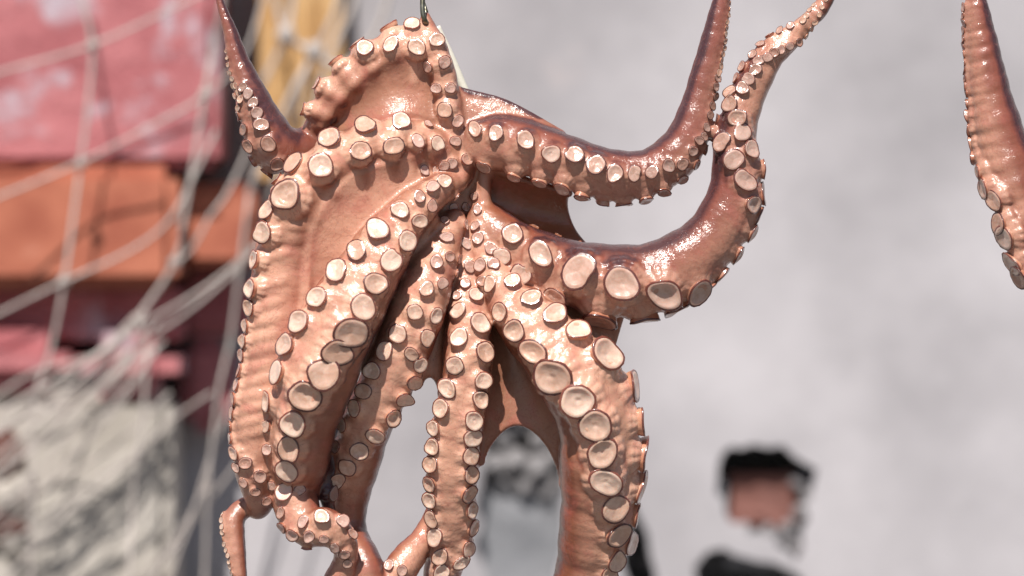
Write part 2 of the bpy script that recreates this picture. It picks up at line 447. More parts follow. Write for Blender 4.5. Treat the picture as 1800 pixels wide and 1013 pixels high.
class Field:
    """signed distance field in photo-pixel units: x right, y down, d towards the camera"""
    MARG = 17.0
    def __init__(self, lo, hi, vox):
        self.lo = np.array(lo, float); self.vox = vox
        self.n = np.ceil((np.array(hi, float) - self.lo) / vox).astype(int) + 1
        self.f = np.full(self.n, 40.0, np.float32)
        self.att = np.zeros(tuple(self.n), np.int32)       # index into self.rows
        self.rows = []                                     # oral x, y, d, dark, web
    def add(self, sph, rows, k):
        """sph: m x 4 spheres of one element; rows: m x 5 attributes"""
        base = len(self.rows)
        self.rows.extend(rows)
        r = sph[:, 3:4] + self.MARG
        lo = np.maximum(np.floor((np.min(sph[:, :3] - r, 0) - self.lo) / self.vox).astype(int), 0)
        hi = np.minimum(np.ceil((np.max(sph[:, :3] + r, 0) - self.lo) / self.vox).astype(int) + 1, self.n)
        if np.any(hi <= lo): return
        loc = np.full(hi - lo, 40.0, np.float32)
        lid = np.zeros(tuple(hi - lo), np.int32)
        ax = [self.lo[a] + self.vox * np.arange(lo[a], hi[a]) for a in range(3)]
        for q in range(len(sph)):
            x, y, d, rad = sph[q]
            R = rad + self.MARG
            i0 = np.maximum(np.floor((np.array((x, y, d)) - R - self.lo) / self.vox).astype(int), lo) - lo
            i1 = np.minimum(np.ceil((np.array((x, y, d)) + R - self.lo) / self.vox).astype(int) + 1, hi) - lo
            if np.any(i1 <= i0): continue
            sl = tuple(slice(a, b) for a, b in zip(i0, i1))
            gx = ((ax[0][sl[0]] - x) ** 2).astype(np.float32)[:, None, None]
            gy = ((ax[1][sl[1]] - y) ** 2).astype(np.float32)[None, :, None]
            gz = ((ax[2][sl[2]] - d) ** 2).astype(np.float32)[None, None, :]
            dist = np.sqrt(gx + gy + gz) - np.float32(rad)
            v = loc[sl]
            mk = dist < v
            v[mk] = dist[mk]
            lid[sl][mk] = base + q
        np.minimum(loc, 40.0, out=loc)
        gs = tuple(slice(a, b) for a, b in zip(lo, hi))
        g = self.f[gs]
        self.att[gs] = np.where(loc < g, lid, self.att[gs])
        h = np.maximum(k - np.abs(g - loc), 0) / k
        self.f[gs] = np.minimum(g, loc) - h * h * (k / 4)
    def sample(self, P):
        q = (P - self.lo) / self.vox
        i = np.clip(np.floor(q).astype(int), 0, self.n - 2)
        t = np.clip(q - i, 0, 1)
        out = 0
        for a in (0, 1):
            for b in (0, 1):
                for c in (0, 1):
                    wgt = (t[:, 0] if a else 1 - t[:, 0]) * (t[:, 1] if b else 1 - t[:, 1]) * (t[:, 2] if c else 1 - t[:, 2])
                    out = out + wgt * self.f[i[:, 0] + a, i[:, 1] + b, i[:, 2] + c]
        return out
    def grad(self, P, e=3.0):
        g = np.stack([self.sample(P + e * np.eye(3)[a]) - self.sample(P - e * np.eye(3)[a]) for a in range(3)], 1)
        return g / np.maximum(np.linalg.norm(g, axis=1, keepdims=True), 1e-6)
    def hit(self, px, py):
        d = np.arange(260, -300, -1.0)
        k = 1 - d / DPX
        P = np.stack([W2 + (px - W2) * k, H2 + (py - H2) * k, d], 1)
        f = self.sample(P)
        neg = np.nonzero(f < 0)[0]
        if len(neg):
            p = P[neg[0]]
        else:
            j = int(np.argmin(f)); p = P[j]
            if f[j] > 30: return None, None
        n = self.grad(p[None])[0]
        p = p - n * self.sample(p[None])[0]
        n = self.grad(p[None], 5.0)[0]
        return p, n
    def polygonise(self):
        f = self.f
        ins = f < 0
        cnt = np.zeros(self.n - 1, np.uint8)
        for a in (0, 1):
            for b in (0, 1):
                for c in (0, 1):
                    cnt += ins[a:self.n[0] - 1 + a, b:self.n[1] - 1 + b, c:self.n[2] - 1 + c]
        idx = np.argwhere((cnt > 0) & (cnt < 8))
        del cnt
        vid = np.full(self.n - 1, -1, np.int32)
        vid[idx[:, 0], idx[:, 1], idx[:, 2]] = np.arange(len(idx))
        acc = np.zeros((len(idx), 3)); num = np.zeros(len(idx))
        cor = [(a, b, c) for a in (0, 1) for b in (0, 1) for c in (0, 1)]
        val = {c: f[idx[:, 0] + c[0], idx[:, 1] + c[1], idx[:, 2] + c[2]] for c in cor}
        for c in cor:
            for a in range(3):
                if c[a] == 0:
                    c2 = list(c); c2[a] = 1; c2 = tuple(c2)
                    v0, v1 = val[c], val[c2]
                    x = (v0 < 0) != (v1 < 0)
                    t = v0[x] / (v0[x] - v1[x])
                    p = np.tile(np.array(c, float), (int(x.sum()), 1)); p[:, a] = t
                    acc[x] += p; num[x] += 1
        V = (idx + acc / num[:, None]) * self.vox + self.lo
        quads = []
        for a in range(3):
            b, c = (a + 1) % 3, (a + 2) % 3
            s0 = [slice(None)] * 3; s1 = [slice(None)] * 3
            s0[a] = slice(0, -1); s1[a] = slice(1, None)
            e = ins[tuple(s0)] != ins[tuple(s1)]
            E = np.argwhere(e)
            ok = (E[:, b] > 0) & (E[:, c] > 0) & (E[:, b] < self.n[b] - 1) & (E[:, c] < self.n[c] - 1)
            E = E[ok]
            def cell(db, dc):
                Q = E.copy(); Q[:, b] += db; Q[:, c] += dc
                return vid[Q[:, 0], Q[:, 1], Q[:, 2]]
            q = np.stack([cell(-1, -1), cell(0, -1), cell(0, 0), cell(-1, 0)], 1)
            flip = ~ins[E[:, 0], E[:, 1], E[:, 2]]
            q[flip] = q[flip][:, ::-1]
            quads.append(q)
        Q = np.vstack(quads)
        return V, Q[np.all(Q >= 0, 1)]

def to_world(P):
    return np.stack([(P[:, 0] - W2) * S, -P[:, 2] * S, (H2 - P[:, 1]) * S], 1)

def add_arm(F, rows, k=9.0):
    P = persp([r[:4] for r in rows])
    R = np.array([list(r[4:]) for r in rows], float)
    full = np.hstack([P, R])
    sm = catmull(full, lambda p: max(2.0, 0.2 * p[3]))
    sm[:, 3] = np.maximum(sm[:, 3] * 0.95, 3.0)
    # slow natural unevenness of the girth
    t = np.arange(len(sm))
    sm[:, 3] *= 1 + 0.018 * np.sin(t * 0.55 + rng.random() * 6) + 0.012 * np.sin(t * 1.3 + rng.random() * 6)
    o = sm[:, 4:7]; o = o / np.linalg.norm(o, axis=1, keepdims=True)
    rws = [(a[0], a[1], a[2], b, 0.0) for a, b in zip(o, sm[:, 7])]
    F.add(sm[:, :4], rws, k)

def add_web(F, L, R, r=8.0, sag=-20.0, arch=0.0, k=14.0, dark=0.0, oral=(0, 0, 1), w=0.35):
    L = catmull(persp(L), 3.0); R = catmull(persp(R), 3.0)
    n = max(len(L), len(R)); st = 2.8
    up = lambda A, u: np.stack([np.interp(u * (len(A) - 1), np.arange(len(A)), A[:, c]) for c in range(3)], -1)
    pts = []
    for u in np.linspace(0, 1, n):
        wid = np.linalg.norm(up(L, u) - up(R, u))
        m = max(2, int(wid / st))
        for v in np.linspace(0, 1, m):
            ue = u * (1 - arch * (4 * v * (1 - v)) ** 0.65)
            p = up(L, ue) * (1 - v) + up(R, ue) * v
            p[2] += sag * 4 * v * (1 - v)
            pts.append(p)
    pts = np.array(pts)
    sph = np.hstack([pts, np.full((len(pts), 1), r)])
    F.add(sph, [(oral[0], oral[1], oral[2], dark, w)] * len(sph), k)

# sucker shapes: a stalk wall, a thin dark lip and a pale dished pad
def sucker_mesh(i):
    prof = [(0.84, -0.46, 2), (0.95, -0.20, 2), (0.985, -0.04, 2), (1.035, 0.03, 1), (1.005, 0.085, 1), (0.905, 0.06, 0), (0.84, 0.115, 0), (0.72, 0.125, 0), (0.54, 0.075, 0), (0.40, 0.035, 0), (0.30, 0.050, 0), (0.20, 0.035, 0), (0.09, -0.03, 0)]
    seg = 28
    ph = rng.random(6) * 6.28; am = rng.random(6) * np.array([0.06, 0.10, 0.07, 0.04, 0.02, 0.015])
    V, Fc, mi = [], [], []
    deep = [0.12, 0.17, 0.23, 0.26, 0.07, 0.20][i % 6]; nub = [0.0, 0.03, 0.045, 0.03, 0.0, 0.02][i % 6]
    prof = [(r, z if (r > 0.83 or m_ != 0) else 0.12 - deep * (1 - (r / 0.84) ** 2) + nub * max(0.0, 1 - abs(r - 0.24) / 0.16), m_) for (r, z, m_) in prof]
    for j, (r, z, mt) in enumerate(prof):
        for s in range(seg):
            a = 2 * math.pi * s / seg
            wob = 1 + sum(am[q] * math.sin((q + 1) * a + ph[q]) for q in range(6))
            jag = 1 + (0.018 * math.sin(11 * a + ph[0]) + 0.014 * math.sin(17 * a + ph[1])) * (1 if j in (3, 4) else 0)
            zz = z + 0.05 * math.sin(2 * a + ph[2]) * r + 0.03 * math.sin(3 * a + ph[3]) * r
            V.append((r * wob * jag * math.cos(a), r * wob * jag * math.sin(a), zz))
    V.append((0, 0, 0.12 - deep - 0.02))
    for j in range(len(prof) - 1):
        for s in range(seg):
            s2 = (s + 1) % seg
            Fc.append((j * seg + s, j * seg + s2, (j + 1) * seg + s2, (j + 1) * seg + s)); mi.append(2 if j < 2 else 1 if j < 5 else 0)
    l = (len(prof) - 1) * seg
    for s in range(seg): Fc.append((l + s, l + (s + 1) % seg, len(V) - 1)); mi.append(0)
    me = mesh_from('sucker', V, Fc, True)
    for mname in ('cup', 'rim', 'cupwall'): me.materials.append(M[mname])
    me.polygons.foreach_set('material_index', mi)
    return me
SUCK = [sucker_mesh(i) for i in range(12)]

def build_octopus(name, label, lo, hi, vox, arms, webs, blobs, suckers, base, small_r=6.5, ribs=()):
    F = Field(lo, hi, vox)
    for b in blobs:
        F.add(persp([b]), [(0, 0, 1, 0.2, 0.6)], 14.0)
    for wv in webs: add_web(F, **wv)
    for a in arms: add_arm(F, a)
    root = tag(link(name, None, loc=base), label, 'octopus')
    rows0 = np.array(F.rows)
    made = []
    for (x0, y0, x1, y1, r) in ribs:
        m = int(max(4, math.hypot(x1 - x0, y1 - y0) / 4)); sph = []
        for t in np.linspace(0, 1, m):
            p, n = F.hit(x0 + (x1 - x0) * t, y0 + (y1 - y0) * t)
            if p is None: continue
            sph.append(tuple(p + n * (r * 0.32 * (1 - t) ** 0.7 - r)) + (r,))
        if not sph: continue
        c = np.round((np.array(sph[0][:3]) - F.lo) / F.vox).astype(int)
        made.append((np.array(sph), F.rows[F.att[tuple(np.clip(c, 0, F.n - 1))]]))
    for sph, a in made:
        F.add(sph, [(a[0], a[1], a[2], a[3], 0.0)] * len(sph), 6.0)
    # flesh cushions under the suckers, then the suckers themselves
    spots = []
    for sk in suckers:
        px, py, R = sk[:3]; tilt = sk[3] if len(sk) > 3 else 0.28
        p, n = F.hit(px, py)
        if p is None: continue
        R = R * (1 - p[2] / DPX)
        if n[2] > 0.3 or tilt < 0:
            n = n + np.array((0, 0, tilt)); n = n / np.linalg.norm(n)
        ii = np.clip(np.round((p - F.lo) / F.vox).astype(int), 0, F.n - 1)
        spots.append((p, n, R, F.rows[F.att[tuple(ii)]][3]))
    for (p, n, R, dk) in spots:
        # a squat cushion: rings of balls, wide at the foot and just under the lip at the top
        e1 = np.cross(n, (0.3, 0.9, 0.2)); e1 /= np.linalg.norm(e1); e2 = np.cross(n, e1)
        sph = [tuple(p - n * R * 0.84) + (R * 1.05,)]
        ph0 = random.random() * 6.28
        for (hgt, wid) in ((0.02, 1.60), (0.26, 1.40), (0.40, 1.24), (0.48, 1.10)):
            rho = 0.46 * R
            nb = 9 if R < 12 else 13
            for q in range(nb):
                a = 2 * math.pi * q / nb + ph0
                rr = wid * R - rho
                sph.append(tuple(p + n * (hgt * R - rho) + (e1 * math.cos(a) + e2 * math.sin(a)) * rr) + (rho,))
        sph = np.array(sph); m = len(sph)
        ii = np.clip(np.round((p - F.lo) / F.vox).astype(int), 0, F.n - 1)
        att = F.rows[F.att[tuple(ii)]]
        F.add(sph, [(att[0], att[1], att[2], att[3], -1.0)] * m, max(4.0, min(9.0, 0.40 * R)))
    V, Q = F.polygonise()
    nrm = F.grad(V, vox)
    rows = np.array(F.rows)
    ii = np.clip(np.round((V - F.lo) / F.vox).astype(int), 0, F.n - 1)
    at_ = rows[F.att[ii[:, 0], ii[:, 1], ii[:, 2]]]
    dors = np.clip(0.42 - 1.1 * (nrm * at_[:, :3]).sum(1), 0, 1)
    me = bpy.data.meshes.new('body')
    from mathutils import noise as mn
    amp = 0.35 + 0.65 * np.clip((nrm * at_[:, :3]).sum(1), 0, 1)
    dsp = np.fromiter((0.6 * mn.noise(Vector((v[0] / 26, v[1] / 18, v[2] / 26))) + 0.22 * mn.noise(Vector((v[0] / 8, v[1] / 7, v[2] / 8))) for v in V), float, len(V))
    V = V + nrm * (dsp * amp)[:, None]
    Wd = to_world(V) - np.array(base)
    me.from_pydata(Wd.tolist(), [], Q.tolist())
    me.update()
    me.polygons.foreach_set('use_smooth', [True] * len(me.polygons))
    # average the per-voxel attributes over neighbours so that they blend
    edges = np.vstack([Q[:, [0, 1]], Q[:, [1, 2]], Q[:, [2, 3]], Q[:, [3, 0]]])
    def smooth(x, it):
        for _ in range(it):
            acc = x.copy(); c = np.ones_like(x)
            np.add.at(acc, edges[:, 0], x[edges[:, 1]]); np.add.at(acc, edges[:, 1], x[edges[:, 0]])
            np.add.at(c, edges[:, 0], 1.0); np.add.at(c, edges[:, 1], 1.0)
            x = acc / c
        return x
    for nm, v, it in (('dorsal', dors, 3), ('oral', np.clip(((nrm * at_[:, :3]).sum(1) - 0.42) / 0.48, 0, 1) * (1 - np.clip(at_[:, 4], 0, 1)), 5), ('dark', np.clip(at_[:, 3], 0, 1), 6), ('web', (at_[:, 4] > 0) * at_[:, 4], 6), ('ped', (at_[:, 4] < 0) * 1.0, 3)):
        a = me.attributes.new(nm, 'FLOAT', 'POINT')
        a.data.foreach_set('value', smooth(v.astype(float), it).astype(np.float32))
    print(name, 'verts', len(V), 'faces', len(Q), 'suckers', len(spots))
    link('body', me, M['skin'], root)
    sm = bmesh.new()
    for q, (p, n, R, dk) in enumerate(spots):
        n_w = Vector((n[0], -n[2], -n[1])).normalized()
        n_w = (n_w + Vector((random.uniform(-.2, .2), random.uniform(-.2, .2), random.uniform(-.2, .2)))).normalized()
        pw = Vector(to_world((p + n * R * 0.60)[None])[0])
        rot = n_w.to_track_quat('Z', 'Y').to_matrix().to_4x4() @ Matrix.Rotation(random.random() * 6.28, 4, 'Z')
        an = random.uniform(0.87, 1.15)
        k = R * S * 1.12
        scl = Matrix.Diagonal((k * an, k / an, k * random.uniform(0.85, 1.2), 1))
        mat4 = Matrix.Translation(pw - Vector(base)) @ rot @ scl
        me_s = SUCK[(q * 5 + int(R)) % len(SUCK)]
        if R <= small_r:
            tmp = me_s.copy(); tmp.transform(mat4); sm.from_mesh(tmp); bpy.data.meshes.remove(tmp)
        else:
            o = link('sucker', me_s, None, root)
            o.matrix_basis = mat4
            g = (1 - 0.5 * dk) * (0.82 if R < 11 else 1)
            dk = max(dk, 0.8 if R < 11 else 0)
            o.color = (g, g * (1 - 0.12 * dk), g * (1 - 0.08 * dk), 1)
    if len(sm.verts):
        me2 = bpy.data.meshes.new('small_suckers'); sm.to_mesh(me2)
        for mname in ('cup', 'rim', 'cupwall'): me2.materials.append(M[mname])
        tag(link('small_suckers', me2, None, root), kind='stuff')
    sm.free()
    return root

def row(pts, n, r0, r1):
    """a run of little suckers along a line"""
    P = np.array(pts, float)
    s = np.concatenate([[0], np.cumsum(np.linalg.norm(np.diff(P, axis=0), axis=1))])
    out = []
    for t in np.linspace(0, 1, n):
        out.append((np.interp(t * s[-1], s, P[:, 0]) + random.uniform(-1, 1), np.interp(t * s[-1], s, P[:, 1]) + random.uniform(-1, 1), r0 + (r1 - r0) * t))
    return out

UL, FR = (-0.75, 0.1, 0.65), (-0.15, 0.0, 1.0)
def arm(rows, orals, darks=(0, 0)):
    """spread oral directions and darkness evenly along the control rows"""
    n = len(rows); out = []
    for i, r in enumerate(rows):
        t = i / (n - 1)
        o = [np.interp(t, np.linspace(0, 1, len(orals)), [q[c] for q in orals]) for c in range(3)]
        out.append(tuple(r) + tuple(o) + (float(np.interp(t, np.linspace(0, 1, len(darks)), darks)),))
    return out

arms = [
    # thin arm thrown up on the left
    arm([(374, -60, -42, 4), (386, 0, -36, 7), (406, 60, -30, 14), (418, 105, -28, 20), (435, 150, -25, 27), (457, 205, -22, 37), (487, 258, -25, 46), (540, 268, -55, 44), (600, 262, -85, 48), (700, 290, -95, 60)],
        [(-0.95, 0, 0.2), (-0.9, 0.25, 0.3), (-0.6, 0.6, 0.5), (0, 0.3, 1)], (1.0, 0.8, 0.55, 0.4)),
    # arm pulled up to the hook and folded over
    arm([(798, 285, -10, 30), (792, 225, 5, 27), (784, 160, 12, 25), (770, 105, 18, 25), (747, 68, 10, 27), (705, 78, 8, 29), (655, 102, 4, 30), (615, 136, 0, 28), (583, 172, -10, 26), (563, 207, -25, 24), (556, 240, -60, 22), (610, 262, -90, 30)],
        [(0.2, 0, 1), (0.1, -0.2, 1), (-0.3, -0.6, 0.7), (-0.6, -0.3, 0.7)], (0.1, 0.05, 0.05, 0.2)),
    arm([(748, 30, 6, 9), (750, 50, 8, 17), (748, 70, 8, 24)], [(0, 0, 1), (0, 0, 1)], (0.5, 0.1)),
    # arched arm that runs down the left edge
    arm([(800, 300, 0, 36), (745, 255, 28, 40), (680, 250, 48, 42), (612, 275, 54, 46), (553, 322, 50, 53), (518, 392, 40, 60), (503, 462, 30, 60), (497, 540, 24, 62), (486, 620, 22, 57), (466, 700, 24, 50), (449, 770, 25, 40), (447, 828, 18, 36), (455, 866, 8, 30), (455, 893, -8, 21), (432, 892, -24, 19), (411, 915, -14, 21), (414, 960, -6, 19), (421, 1010, 0, 14), (430, 1070, 0, 8)],
        [(-0.1, -0.5, 0.85), (-0.3, -0.4, 0.85), (-0.4, 0, 0.9), (-0.35, 0, 0.9), (-0.5, 0.2, 0.8), (-0.5, 0, 0.8)], (0, 0, 0, 0.1, 0.25, 0.5)),
    # big arm in front with two rows of suckers, ending in a curl
    arm([(800, 318, 20, 24), (765, 338, 50, 31), (720, 377, 70, 40), (677, 432, 85, 53), (637, 497, 97, 63), (600, 560, 101, 70), (570, 625, 96, 73), (547, 690, 82, 70), (531, 750, 54, 64), (524, 808, 26, 57), (518, 855, 8, 47), (522, 893, 28, 41), (540, 924, 44, 38), (575, 928, 60, 35), (601, 948, 54, 27), (608, 978, 40, 22), (598, 1010, 28, 25), (575, 1045, 18, 20), (560, 1090, 10, 12)],
        [(0, 0, 1), (-0.25, -0.1, 0.95), (-0.35, -0.1, 0.9), (-0.3, 0, 0.95), (0, 0.2, 0.95), (0.3, 0.1, 0.9)], (0, 0, 0, 0.1, 0.1, 0.35)),
    arm([(800, 385, 12, 20), (780, 430, 28, 33), (753, 490, 46, 47), (728, 560, 54, 53), (703, 625, 50, 51), (671, 688, 38, 49), (646, 745, 16, 47), (629, 800, -10, 46), (617, 860, -36, 39), (613, 910, -50, 32), (620, 955, -34, 34), (640, 990, 0, 34), (656, 1040, 8, 32), (690, 1075, 20, 26), (724, 1064, 0, 14)],
        [(0, 0, 1), (-0.1, 0, 1), (-0.3, 0, 0.95), (-0.7, 0, 0.6), (0, 0.3, 0.9)], (0, 0, 0, 0.35, 0.1)),
    arm([(812, 420, -8, 24), (818, 485, 4, 31), (823, 550, 17, 41), (823, 610, 28, 46), (820, 670, 30, 46), (809, 730, 25, 46), (799, 790, 12, 46), (795, 850, -6, 46), (793, 910, -28, 43), (790, 960, -46, 38), (776, 1010, -60, 34), (762, 1060, -46, 26), (750, 1120, -50, 16), (765, 1170, -50, 8)],
        [(0, 0, 1), (0, 0, 1), (0, 0, 1)], (0, 0, 0.15)),
    arm([(768, 895, -50, 18), (745, 945, -36, 23), (708, 995, -14, 32), (684, 1040, -8, 28), (690, 1090, -10, 14)], [(0, 0, 1), (0, 0.3, 1)], (0.15, 0.1)),
    arm([(843, 415, -8, 30), (866, 480, 12, 39), (900, 532, 30, 50), (946, 585, 44, 62), (1000, 645, 50, 72), (1036, 705, 47, 73), (1050, 770, 37, 70), (1050, 840, 14, 68), (1046, 905, -12, 65), (1038, 965, -38, 61), (1025, 1020, -58, 56), (995, 1080, -44, 44), (950, 1115, -50, 30), (905, 1120, -50, 16)],
        [(0, 0, 1), (0.1, 0, 1), (0.3, 0, 0.95), (0.5, 0, 0.85), (0.3, 0, 0.95)], (0, 0, 0, 0.1)),
    arm([(799, 155, -8, 5), (812, 161, -6, 6), (845, 168, -6, 6), (885, 180, -5, 6), (932, 204, 0, 6), (985, 236, 2, 5)], [(0, 1, -0.4), (0, 1, -0.4)], (1, 1)),
    # strip of dark back skin between two hanging arms
    arm([(603, 740, -15, 9), (588, 785, -8, 13), (575, 832, 0, 15), (574, 872, 4, 13), (584, 915, -10, 10)], [(0, 0, -1), (0, 0, -1)], (1, 1)),
    # lower right arm, swung up
    arm([(850, 390, -20, 38), (900, 430, -5, 47), (960, 464, 10, 56), (1030, 487, 20, 64), (1100, 492, 25, 65), (1160, 480, 25, 61), (1215, 451, 25, 57), (1259, 406, 22, 51), (1285, 352, 20, 47), (1292, 300, 20, 43), (1293, 250, 20, 39), (1303, 200, 20, 34), (1323, 150, 18, 32), (1350, 102, 16, 28), (1385, 70, 14, 22), (1411, 45, 14, 16), (1440, 18, 14, 16), (1461, -18, 10, 13), (1480, -60, 5, 8)],
        [(0, 0.3, 1), (0.1, 0.75, 0.65), (0.2, 0.75, 0.6), (0.8, 0.35, 0.45), (0.65, 0, 0.75), (-0.4, -0.1, 0.9), (-0.6, -0.4, 0.7)], (0.1, 0.3, 0.45, 0.6, 0.35, 0.15, 0.9)),
    # upper right arm, swung up
    arm([(815, 255, -18, 42), (870, 250, 0, 51), (930, 262, 10, 51), (990, 282, 15, 48), (1050, 300, 18, 46), (1105, 307, 18, 43), (1152, 298, 18, 43), (1190, 271, 18, 43), (1214, 228, 18, 37), (1227, 180, 16, 30), (1246, 100, 14, 24), (1258, 50, 12, 21), (1268, 0, 10, 16), (1277, -40, 8, 13), (1286, -90, 5, 8)],
        [(0, 0.6, 0.8), (0, 0.65, 0.75), (0.1, 0.75, 0.6), (0.75, 0.4, 0.5), (0.9, 0.1, 0.3), (0.9, 0, 0.3)], (0.25, 0.35, 0.5, 0.7, 0.9, 1.0)),
]
P3 = lambda d, *xy: [(x, y, d) for x, y in xy]
webs = [
    dict(L=[(774, 110, 24), (747, 88, 26), (704, 96, 28), (660, 118, 26), (622, 150, 20), (592, 184, 8), (568, 220, -10)], R=[(792, 225, 8), (752, 208, 18), (716, 200, 26), (682, 204, 24), (648, 216, 12), (612, 228, -5), (578, 240, -35)], sag=-14, r=9, k=22, w=0.6),
    dict(L=[(735, 275, 50), (690, 285, 72), (625, 308, 80), (578, 352, 82), (552, 400, 80), (542, 460, 73), (538, 530, 70), (530, 600, 60), (508, 680, 52)], R=[(768, 332, 48), (730, 355, 58), (690, 390, 62), (650, 440, 62), (610, 505, 58), (575, 560, 52), (548, 615, 46), (520, 690, 40)], sag=-8, r=9, k=26, w=0.12),
    dict(L=P3(48, (762, 385), (712, 475), (665, 555), (636, 640)), R=P3(36, (782, 420), (750, 515), (708, 590), (672, 655)), sag=-10, r=10, w=0.1),
    dict(L=P3(12, (778, 470), (762, 560), (748, 620), (738, 668)), R=P3(14, (806, 440), (792, 560), (784, 620), (778, 690)), sag=-6, arch=0.10, r=9, w=0.0),
    dict(L=P3(0, (845, 480), (858, 560), (862, 660), (852, 740), (846, 812)), R=P3(4, (868, 500), (915, 590), (962, 690), (986, 770), (990, 850)), sag=-22, arch=0.25, r=7, w=0.6),
    dict(L=P3(0, (915, 520), (980, 590), (1062, 655)), R=P3(-8, (960, 495), (1040, 540), (1092, 552)), sag=-20, r=7),
    dict(L=P3(-15, (840, 290), (905, 312), (960, 328), (1000, 340)), R=P3(-10, (850, 400), (905, 415), (965, 430), (1045, 445)), sag=-30, r=7, arch=0.14, w=1.0),
    dict(L=[(800, 157, -8), (832, 170, -6), (882, 182, -4), (932, 206, 0), (985, 235, 4)], R=P3(2, (815, 235), (840, 228), (882, 228), (932, 238), (985, 262)), sag=6, r=6, dark=0.3),
    dict(L=P3(-30, (548, 225), (580, 238), (630, 245)), R=P3(-50, (530, 262), (570, 270), (630, 275)), sag=0, r=8, dark=0.6),
    dict(L=P3(-10, (760, 250), (770, 330), (790, 420)), R=P3(-14, (850, 250), (850, 330), (850, 430)), sag=-16, r=14),
]
blobs = [(800, 330, -80, 68), (800, 420, -78, 56), (790, 262, -70, 48), (770, 330, -160, 92), (740, 390, -205, 100), (715, 450, -215, 92)]

